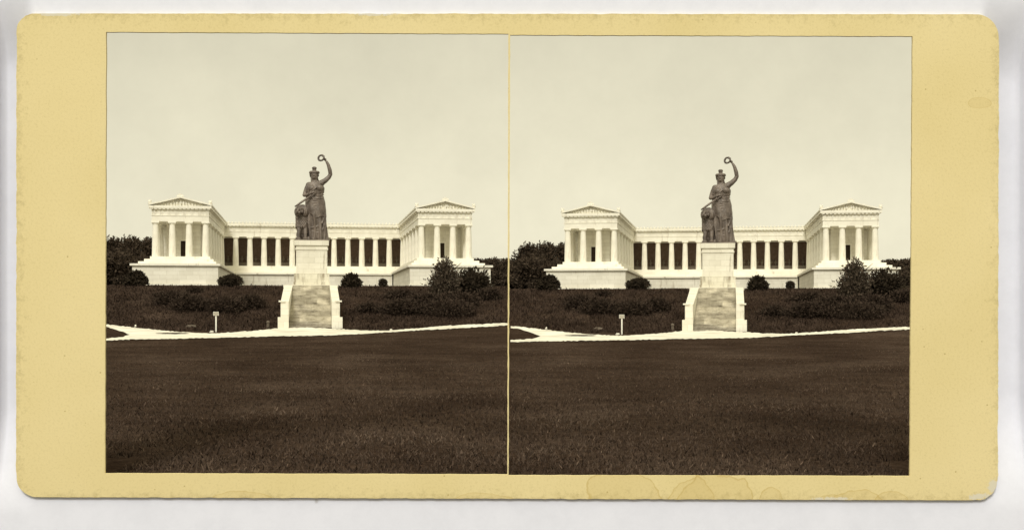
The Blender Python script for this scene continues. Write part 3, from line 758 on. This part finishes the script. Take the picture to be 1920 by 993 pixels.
def make_plants(pl):
    plant(pl, 'bush', 'a', 254, 506, 267, 52, 'broad dark bush at the outer corner of the left wing, %s picture', 'bush', lobes=SPREAD, count=3500, leaf=0.42)
    plant(pl, 'bush', 'bb', 432, 514, 268, 54, 'trimmed round dark bush below the left wing\'s inner corner, %s picture', 'bush', lobes=DOME, count=4200, leaf=0.32)
    plant(pl, 'bush', 'ccc', 659, 512.5, 266, 40, 'loose leafy bush just right of the pedestal base, %s picture', 'bush', lobes=SPREAD, count=1700, leaf=0.5, kw=dict(spiky=0.3, upward=0.4))
    plant(pl, 'bush', 'dddd', 718, 520.5, 267, 18, 'tiny ball-shaped bush in front of the right-hand terrace wall, %s picture', 'bush', lobes=DOME, count=900, leaf=0.28)
    plant(pl, 'tree', 'eeeee', 835, 479, 256, 72, 'tall loose conical young tree in front of the right wing, %s picture', 'tree', lobes=CONE, count=4400, leaf=0.40, mat='leaf2', kw=dict(spiky=0.6, upward=0.6), trunk=True)
    plant(pl, 'bush', 'ffffff', 887, 504, 258, 72, 'large spiky bush right of the conical tree, %s picture', 'bush', lobes=SPIKY, count=4600, leaf=0.5, kw=dict(spiky=0.7, upward=0.6))
    slope = [(365, 539, 260, 34, 'small low shrub near the top of the left slope under the wing, %s picture'), (322, 545, 248, 84, 'wide shadowy shrub halfway down the left slope, %s picture'),
             (358, 553, 243, 84, 'rounded dim shrub low on the slope between the flat rock and the wing, %s picture'), (424, 557, 242, 84, 'low shrub directly behind the white signpost, %s picture'), (470, 552, 245, 60, 'narrow shrub on the slope left of the stair pier, %s picture'),
             (752, 544, 254, 70, 'broad dark thicket on the right slope left of the conical tree, %s picture'), (796, 549, 247, 74, 'dense shrub at the foot of the conical tree, %s picture'), (858, 547, 246, 92, 'widest shrub beneath the spiky bush, %s picture'),
             (916, 541, 253, 50, 'dark shrub at the outer end of the right slope, %s picture'), (690, 569, 242, 50, 'low faint shrub on the grass right of the stairs, %s picture'),
             (755, 559, 240, 90, 'lowest dark shrub on the right slope nearest the stairs, just above the path, %s picture'), (840, 561, 239, 110, 'long low shrub just above the path below the conical tree, %s picture')]
    for i, (px, py, ly, w, lab) in enumerate(slope):
        plant(pl, 'shrub', 'slope%d' % i, px, py, ly, w, lab, 'shrub', lobes=(SPREAD, DOME)[i % 2], count=2600 if i in (0,1,2,3,4,9) else 3400, leaf=0.36, mat='shrub', kw=dict(spiky=0.75, upward=0.5))
    far = [(206, 435, 312, 80, 'dark round-topped tree at the far left edge, %s picture'), (246, 431, 326, 66, 'tallest dark tree left of the hall, %s picture'), (283, 436, 345, 60, 'dark tree half hidden behind the left wing, %s picture'),
           (216, 466, 286, 96, 'lower dense tree in front of the left wood, %s picture'), (266, 472, 292, 66, 'low dark tree beside the left terrace wall, %s picture'),
           (893, 479, 335, 60, 'dark tree close behind the right wing\'s outer terrace, %s picture'), (920, 477, 322, 62, 'jagged-topped tree right of the hall, %s picture'), (950, 478, 330, 56, 'dark tree at the right edge of the wood, %s picture'),
           (934, 494, 286, 90, 'lower dense tree in front of the right wood, %s picture'), (172, 438, 320, 80, 'dark tree outermost on the left of the wood, %s picture')]
    for i, (px, py, ly, w, lab) in enumerate(far):
        if pl is PR and i == 9: continue
        lobes = [(x, y, z, a, b, c) for x, y, z, a, b, c in crown_lobes(1.0, 1.0, 0.1, 30, 40 + i)]
        lobes = [(x, y, z, a*1.1, b*1.1, c*0.6) for x, y, z, a, b, c in lobes] + [(0, 0, .14, .95, .95, .16), (0, 0, .4, .8, .8, .3)]
        plant(pl, 'tree', 'far%d' % i, px, py, ly, w, lab, 'tree', 'trees of the wood in the %s picture', lobes=lobes, count=11000, leaf=0.5, mat='wood_far', trunk=True, kw=dict(spiky=0.1))
make_plants(PL); make_plants(PR)

# rough grass on the banks and mown grass on the lawn: nobody could count the blades
def grass(name, label, cnt, seed, lyr, size, mat, phimax, keep):
    rng = random.Random(seed); v = []; f = []
    while len(f) < cnt:
        ph = rng.uniform(-phimax, phimax); ly = lyr[0]*(lyr[1]/lyr[0])**rng.random()
        pl = PL if ph < 0 else PR; d = ph - pl.phi
        r = ly/math.cos(d); x, y = r*math.sin(ph), r*math.cos(ph)
        lx = r*math.sin(d) - pl.shift
        if not keep(lx, ly, x, y): continue
        w = max(0.0, min(1.0, (ph + R(0.155))/R(0.11))); z = g(ly) - w*DROP_R*ly + EYE + 0.3*gnoise(x, y) - 0.05
        s_ = size*rng.uniform(0.5, 1.4)*(1.0 if seed == 21 else 1.25 - 0.45*ly/lyr[1])*(1.35 if rng.random() < 0.03 else 1.0); a = rng.uniform(0, 3.14); ca, sa = math.cos(a)*s_*0.22, math.sin(a)*s_*0.22
        tx, ty = rng.gauss(0, .5)*s_, rng.gauss(0, .5)*s_; k = len(v)
        v += [(x - ca, y - sa, z), (x + ca, y + sa, z), (x + ca*.3 + tx, y + sa*.3 + ty, z + s_), (x - ca*.3 + tx, y - sa*.3 + ty, z + s_*.95)]
        f.append((k, k+1, k+2, k+3))
    me = bpy.data.meshes.new(name); me.from_pydata(v, [], f)
    tag(link(name, me, M[mat]), label, 'grass', kind='stuff')
def on_bank(lx, ly, x, y):
    return abs(lx - P(584, 560, ly).x) > 5.6 and ly > ground_top(lx, ly)
UPTAB = []
for q in UP:
    p_ = ground_at(*q); UPTAB.append((p_.x, p_.y))
LOTAB = []
for q in LO:
    p_ = ground_at(*q); LOTAB.append((p_.x, p_.y))
def ground_top(lx, ly): return ip(UPTAB, lx) + 0.6
def blade_mat():
    m, t, b = newmat('mown_grass_blades'); co = coords(t)
    n = N(t, 'ShaderNodeTexNoise', Scale=0.09, Detail=8, Roughness=0.6); t.links.new(co, n.inputs['Vector'])
    c = ramp(t, n.outputs[0], [(0.32, (0.038,0.0255,0.0185)), (0.52, (0.062,0.043,0.032)), (0.70, (0.110,0.080,0.061))])
    w = N(t, 'ShaderNodeTexWhiteNoise'); g_ = t.nodes.new('ShaderNodeNewGeometry'); t.links.new(g_.outputs['Random Per Island'], w.inputs['Vector'])
    c = mixc(t, c, ramp(t, g_.outputs['Random Per Island'], [(0.0, (0.6,0.6,0.6)), (0.9, (1.3,1.28,1.25)), (0.985, (1.4,1.4,1.35)), (0.992, (2.3,2.3,2.25))]), 1.0, 'MULTIPLY')
    t.links.new(c, b.inputs['Base Color']); return m
M['rough'] = noisy('rough_bank_grass', (0.028,0.018,0.0125), (0.068,0.046,0.034), 0.25, detail=6)
M['blade'] = blade_mat()
grass('bank_grass', 'rough dark uncut grass covering the banks below the halls', 60000, 21, (224, 267), 0.42, 'rough', R(17.5), on_bank)
grass('lawn_grass', 'short dark mown grass of the broad foreground lawn', 110000, 22, (61.5, 219), 0.16, 'blade', R(17.5), lambda lx, ly, x, y: ly < ip(LOTAB, lx) - 0.5 and (abs(x) < 18.4 or y > 67) and y > 60.7)

# ---------------------------------------------------------------- signpost and stones
def make_small(pl):
    p = ground_at(405, 622); z = g(p.y)
    root = empty('signpost', loc2world(pl, p.x, p.y, z), -pl.phi)
    tag(root, 'white signpost with a small square board beside the path, %s picture' % pl.pic, 'signpost')
    s = p.y/F*KZ
    link('post', cached('post', lambda: MB().box(-1.25*s, 1.25*s, -1.25*s, 1.25*s, -0.3, 31*s).mesh('post')), M['paint'], root)
    bd = link('board', cached('board', lambda: MB().box(-4.4*s, 4.4*s, -2.2*s, -1.25*s - 0.003, 30*s, 36.5*s).mesh('board')), M['signface'], root)
    link('board_frame', cached('bframe', lambda: MB().box(-4.9*s, 4.9*s, -2.6*s, -1.2*s, 36.52*s, 37.2*s).box(-4.9*s, -4.42*s, -2.6*s, -1.2*s, 30*s, 36.5*s).box(4.42*s, 4.9*s, -2.6*s, -1.2*s, 30*s, 36.5*s).mesh('board_frame')), M['paint'], bd)
    def blob(key, r, seed):
        def f():
            rng = random.Random(seed); mb = MB(); mb.ell((0, 0, r[2]*0.6), r, 10, 7)
            mb.v = [(x*rng.uniform(.8, 1.1), y*rng.uniform(.8, 1.1), max(-0.1, z*rng.uniform(.8, 1.15))) for x, y, z in mb.v]; return mb.mesh('stone')
        return cached(key, f)
    for px, py, r, lab, mat in ((397, 623.4, (0.36,0.26,0.22), 'small white stone lying at the foot of the signpost, %s picture', 'palerock'), (254, 613.5, (0.24,0.2,0.26), 'small white stone on the upper edge of the path at left, %s picture', 'palerock'),
                            (733, 619, (0.28,0.2,0.16), 'small pale stone on the path edge right of the stairs, %s picture', 'palerock'), (358, 614.5, (1.0,0.4,0.32), 'long flat grey rock on the grass left of the signpost, %s picture', 'rock')):
        q = ground_at(px, py)
        tag(link('stone', blob('stn%d' % px, r, px), M[mat], None, loc2world(pl, q.x, q.y, g(q.y)), (0, 0, -pl.phi)), lab % pl.pic, 'stone')
    q = ground_at(502.5, 616)
    def bollard():
        mb = MB(); mb.lathe([(0.30,-0.3),(0.30,0.15),(0.25,0.2),(0.23,0.95),(0.30,1.0),(0.30,1.15),(0.17,1.32),(0.02,1.36)], 8); return mb.mesh('boundary_stone')
    tag(link('boundary_stone', cached('bollard', bollard), M['rock'], None, loc2world(pl, q.x, q.y, g(q.y)), (0, 0, -pl.phi)), 'short grey stone bollard standing left of the stair foot, %s picture' % pl.pic, 'bollard')
make_small(PL); make_small(PR)

# ---------------------------------------------------------------- the yellow mount with its two openings, and the white sheet behind it
DC = 60.0; K = DC/F
def CP(px, py): return (px - 960)*K, (H - py)*K + EYE
def mount_mat():
    m, t, b = newmat('yellow_card'); b.inputs['Roughness'].default_value = 0.8
    co = coords(t)
    n1 = N(t, 'ShaderNodeTexNoise', Scale=0.18, Detail=6); t.links.new(co, n1.inputs['Vector'])
    c = ramp(t, n1.outputs[0], [(0.3, (0.71,0.60,0.315)), (0.7, (0.76,0.65,0.365))])
    n2 = N(t, 'ShaderNodeTexNoise', Scale=9, Detail=5, Roughness=0.8); t.links.new(co, n2.inputs['Vector'])
    c = mixc(t, c, ramp(t, n2.outputs[0], [(0.32, (0.88,0.87,0.84)), (0.5, (1,1,1))]), 1.0, 'MULTIPLY')
    tc = t.nodes.new('ShaderNodeTexCoord'); sx = t.nodes.new('ShaderNodeSeparateXYZ'); t.links.new(tc.outputs['Object'], sx.inputs[0])
    x0, z0 = CP(952, 481)
    def absd(sock, c0, half):
        a = N(t, 'ShaderNodeMath', operation='SUBTRACT'); a.inputs[1].default_value = c0; t.links.new(sock, a.inputs[0])
        d = N(t, 'ShaderNodeMath', operation='ABSOLUTE'); t.links.new(a.outputs[0], d.inputs[0])
        e = N(t, 'ShaderNodeMath', operation='SUBTRACT'); e.inputs[0].default_value = half; t.links.new(d.outputs[0], e.inputs[1]); return e.outputs[0]
    dx = absd(sx.outputs[0], x0, 921*K); dz = absd(sx.outputs[2], z0, 454*K)
    mn = N(t, 'ShaderNodeMath', operation='MINIMUM'); t.links.new(dx, mn.inputs[0]); t.links.new(dz, mn.inputs[1])
    n3 = N(t, 'ShaderNodeTexNoise', Scale=2.6, Detail=8, Roughness=0.8); t.links.new(co, n3.inputs['Vector'])
    wear = N(t, 'ShaderNodeMapRange'); wear.inputs[1].default_value = 0.0; wear.inputs[2].default_value = 0.9; wear.inputs[3].default_value = 0.09; wear.inputs[4].default_value = -0.12
    t.links.new(mn.outputs[0], wear.inputs[0])
    ad = N(t, 'ShaderNodeMath', operation='ADD'); t.links.new(n3.outputs[0], ad.inputs[0]); t.links.new(wear.outputs[0], ad.inputs[1])
    f = ramp(t, ad.outputs[0], [(0.52, (0,0,0)), (0.80, (0.7,0.7,0.7))])
    c = mixc(t, c, (0.36,0.29,0.13), f)
    # scattered foxing specks
    vo = N(t, 'ShaderNodeTexVoronoi', Scale=1.1); t.links.new(co, vo.inputs['Vector'])
    c = mixc(t, c, (0.42,0.32,0.13), ramp(t, vo.outputs['Distance'], [(0.028, (0.8,)*3), (0.05, (0,0,0))]))
    # tide lines of old damp
    wob = N(t, 'ShaderNodeTexNoise', Scale=0.9, Detail=4); t.links.new(co, wob.inputs['Vector'])
    for px, py, rx, ry in ((1167, 925, 66, 42), (1297, 940, 42, 44), (1340, 940, 66, 50), (1445, 940, 22, 30), (1607, 948, 50, 30), (1672, 945, 32, 26), (1838, 193, 22, 10), (455, 940, 60, 20), (905, 940, 60, 16), (1560, 945, 26, 18)):
        cx, cz = CP(px, py)
        def norm(sock, c0, r):
            a = N(t, 'ShaderNodeMath', operation='SUBTRACT'); a.inputs[1].default_value = c0; t.links.new(sock, a.inputs[0])
            d = N(t, 'ShaderNodeMath', operation='DIVIDE'); d.inputs[1].default_value = r; t.links.new(a.outputs[0], d.inputs[0])
            p2 = N(t, 'ShaderNodeMath', operation='MULTIPLY'); t.links.new(d.outputs[0], p2.inputs[0]); t.links.new(d.outputs[0], p2.inputs[1]); return p2.outputs[0]
        s_ = N(t, 'ShaderNodeMath', operation='ADD'); t.links.new(norm(sx.outputs[0], cx, rx*K), s_.inputs[0]); t.links.new(norm(sx.outputs[2], cz, ry*K), s_.inputs[1])
        sq = N(t, 'ShaderNodeMath', operation='SQRT'); t.links.new(s_.outputs[0], sq.inputs[0])
        w2 = N(t, 'ShaderNodeMath', operation='MULTIPLY_ADD'); w2.inputs[1].default_value = 0.9; t.links.new(wob.outputs[0], w2.inputs[0]); t.links.new(sq.outputs[0], w2.inputs[2])
        f = ramp(t, w2.outputs[0], [(0.0, (0.06,)*3), (0.70, (0.14,)*3), (0.93, (0.2,)*3)])
        # ring centred on 1.0+0.45
        sb = N(t, 'ShaderNodeMapRange'); sb.inputs[1].default_value = 1.15; sb.inputs[2].default_value = 1.62; t.links.new(w2.outputs[0], sb.inputs[0])
        f = ramp(t, sb.outputs[0], [(0.0, (0.14,)*3), (0.55, (0.18,)*3), (0.64, (0.62,)*3), (0.72, (0,0,0))])
        c = mixc(t, c, (0.50,0.36,0.11), f)
    # frayed lower right corner, bare paper fibres showing
    fr = N(t, 'ShaderNodeTexNoise', Scale=4.5, Detail=6, Roughness=0.75); t.links.new(co, fr.inputs['Vector'])
    for px, py, rx, ry in ((1862, 912, 15, 26), (1838, 930, 34, 10), (1560, 934, 60, 5), (700, 27, 70, 5), (110, 27, 60, 6)):
        cx, cz = CP(px, py)
        s_ = N(t, 'ShaderNodeMath', operation='ADD'); t.links.new(norm(sx.outputs[0], cx, rx*K), s_.inputs[0]); t.links.new(norm(sx.outputs[2], cz, ry*K), s_.inputs[1])
        w3 = N(t, 'ShaderNodeMath', operation='MULTIPLY_ADD'); w3.inputs[1].default_value = -0.35; t.links.new(s_.outputs[0], w3.inputs[0]); t.links.new(fr.outputs[0], w3.inputs[2])
        c = mixc(t, c, (0.66,0.63,0.54), ramp(t, w3.outputs[0], [(0.34, (0,0,0)), (0.42, (0.85,)*3)]))
    t.links.new(c, b.inputs['Base Color'])
    bp = N(t, 'ShaderNodeBump', Strength=0.15, Distance=0.05); t.links.new(n2.outputs[0], bp.inputs['Height']); t.links.new(bp.outputs[0], b.inputs['Normal'])
    return m
def make_mount():
    rng = random.Random(11)
    def rr():
        pts = []
        cs = [((31, 25.5), 34, (180, 270)), ((1872, 27), 42, (270, 360)), ((1871, 937), 40, (0, 90)), ((30, 931), 38, (90, 180))]
        ctr = [(31+34, 25.5+34), (1873-44, 27+44), (1871-38, 937-38), (30+40, 931-40)]; rad = [34, 44, 38, 40]
        arcs = [(180, 270), (270, 360), (0, 90), (90, 180)]
        for (cx, cy), r, (a0, a1) in zip(ctr, rad, arcs):
            for i in range(13):
                a = R(a0 + (a1 - a0)*i/12); pts.append((cx + r*math.cos(a), cy + r*math.sin(a)))
        out = []
        for i, p in enumerate(pts):
            q = pts[(i+1) % len(pts)]; d = math.hypot(q[0]-p[0], q[1]-p[1]); n = max(1, int(d/5))
            for k in range(n): out.append((p[0] + (q[0]-p[0])*k/n, p[1] + (q[1]-p[1])*k/n))
        res = []
        for i, (x, y) in enumerate(out):
            w = 1.1*mnoise.noise(Vector((x*0.05, y*0.05, 1))) + 0.9*mnoise.noise(Vector((x*0.3, y*0.3, 4)))
            if x > 1820 and y > 890: w += rng.uniform(0.0, 2.0)
            dx, dy = 951 - x, 481 - y; l = math.hypot(dx, dy); res.append((x + dx/l*w, y + dy/l*w))
        return res
    def quad(pts, amp):
        out = []
        for i, p in enumerate(pts):
            q = pts[(i+1) % 4]; n = int(math.hypot(q[0]-p[0], q[1]-p[1])/12)
            for k in range(n):
                x, y = p[0] + (q[0]-p[0])*k/n, p[1] + (q[1]-p[1])*k/n
                out.append((x + rng.uniform(-amp, amp)*(k > 0), y + rng.uniform(-amp, amp)*(k > 0)))
        return out
    outer = rr(); l1 = quad([(199,60.5),(953.2,64),(951.2,888.5),(196.5,886.5)], 0.35); l2 = quad([(956.6,66),(1711,68.5),(1706,891.5),(953.6,890)], 0.35)
    bm = bmesh.new(); edges = []
    for lp in (outer, l1, l2):
        vs_ = [bm.verts.new((CP(x, y)[0], DC, CP(x, y)[1])) for x, y in lp]
        for i in range(len(vs_)): edges.append(bm.edges.new((vs_[i], vs_[(i+1) % len(vs_)])))
    bmesh.ops.triangle_fill(bm, use_beauty=True, use_dissolve=False, edges=edges)
    # drop any triangles lying inside the openings
    def inside(p, poly):
        c = False; n = len(poly); j = n - 1
        for i in range(n):
            if ((poly[i][1] > p[1]) != (poly[j][1] > p[1])) and p[0] < (poly[j][0]-poly[i][0])*(p[1]-poly[i][1])/(poly[j][1]-poly[i][1]) + poly[i][0]: c = not c
            j = i
        return c
    kill = []
    for f in bm.faces:
        c = f.calc_center_median(); px, py = c.x/K + 960, H - (c.z - EYE)/K
        if inside((px, py), l1) or inside((px, py), l2): kill.append(f)
    bmesh.ops.delete(bm, geom=kill, context='FACES_ONLY')
    r = bmesh.ops.extrude_face_region(bm, geom=list(bm.faces))
    for v_ in [e for e in r['geom'] if isinstance(e, bmesh.types.BMVert)]: v_.co.y += 0.14
    bmesh.ops.recalc_face_normals(bm, faces=bm.faces)
    me = bpy.data.meshes.new('mount_board'); bm.to_mesh(me); bm.free()
    o = link('stereo_card', me, mount_mat())
    tag(o, 'worn yellow cardboard mount with rounded corners around two side-by-side views', 'card mount')
make_mount()
def sheet_mat():
    m, t, b = newmat('white_paper')
    co = coords(t)
    n1 = N(t, 'ShaderNodeTexNoise', Scale=0.5, Detail=8, Roughness=0.75); t.links.new(co, n1.inputs['Vector'])
    c = ramp(t, n1.outputs[0], [(0.3, (0.715,0.735,0.855)), (0.6, (0.775,0.795,0.92))])
    vo = N(t, 'ShaderNodeTexVoronoi', Scale=0.35); t.links.new(co, vo.inputs['Vector'])
    c = mixc(t, c, (0.42,0.41,0.42), ramp(t, vo.outputs['Distance'], [(0.03, (0.7,)*3), (0.05, (0,0,0))]))
    t.links.new(c, b.inputs['Base Color'])
    bp = N(t, 'ShaderNodeBump', Strength=0.12, Distance=0.1); t.links.new(n1.outputs[0], bp.inputs['Height']); t.links.new(bp.outputs[0], b.inputs['Normal'])
    return m
SHADE_TROUGH = 1.0
def make_sheet():
    def ss(a, b, x): x = max(0, min(1, (x - a)/(b - a))); return x*x*(3 - 2*x)
    xs = list(range(-44, 1968, 6)); ys = list(range(-32, 1061, 6)); v = []; f = []; idx = {}
    for j, y in enumerate(ys):
        for i, x in enumerate(xs):
            # trough added at either end of the mount, shaped to put shade on the sheet
            gate_l = ss(-30, 130, y)*(1 - ss(760, 965, y)); gate_r = ss(-20, 150, y)*(1 - ss(740, 960, y))
            d = SHADE_TROUGH*(ss(-24, -8, x)*(1 - ss(44, 62, x))*gate_l + ss(1842, 1860, x)*(1 - ss(1926, 1944, x))*gate_r)
            X_, Z_ = CP(x, y); idx[i, j] = len(v); v.append((X_, DC + 0.16 + d, Z_))
    for j in range(len(ys)-1):
        for i in range(len(xs)-1):
            if 66 < xs[i] and xs[i+1] < 1838 and 48 <= ys[j] and ys[j+1] <= 906: continue
            f.append((idx[i,j], idx[i,j+1], idx[i+1,j+1], idx[i+1,j]))
    me = bpy.data.meshes.new('backing_sheet'); me.from_pydata(v, [], f); me.polygons.foreach_set('use_smooth', [True]*len(f))
    bm = bmesh.new(); bm.from_mesh(me); bmesh.ops.delete(bm, geom=[q for q in bm.verts if not q.link_faces], context='VERTS'); bm.to_mesh(me); bm.free()
    o = link('backing_sheet', me, sheet_mat()); sol = o.modifiers.new('thickness', 'SOLIDIFY'); sol.thickness = 0.06; sol.offset = -1
    tag(o, 'plain white paper sheet behind the yellow card mount', 'paper sheet')
make_sheet()
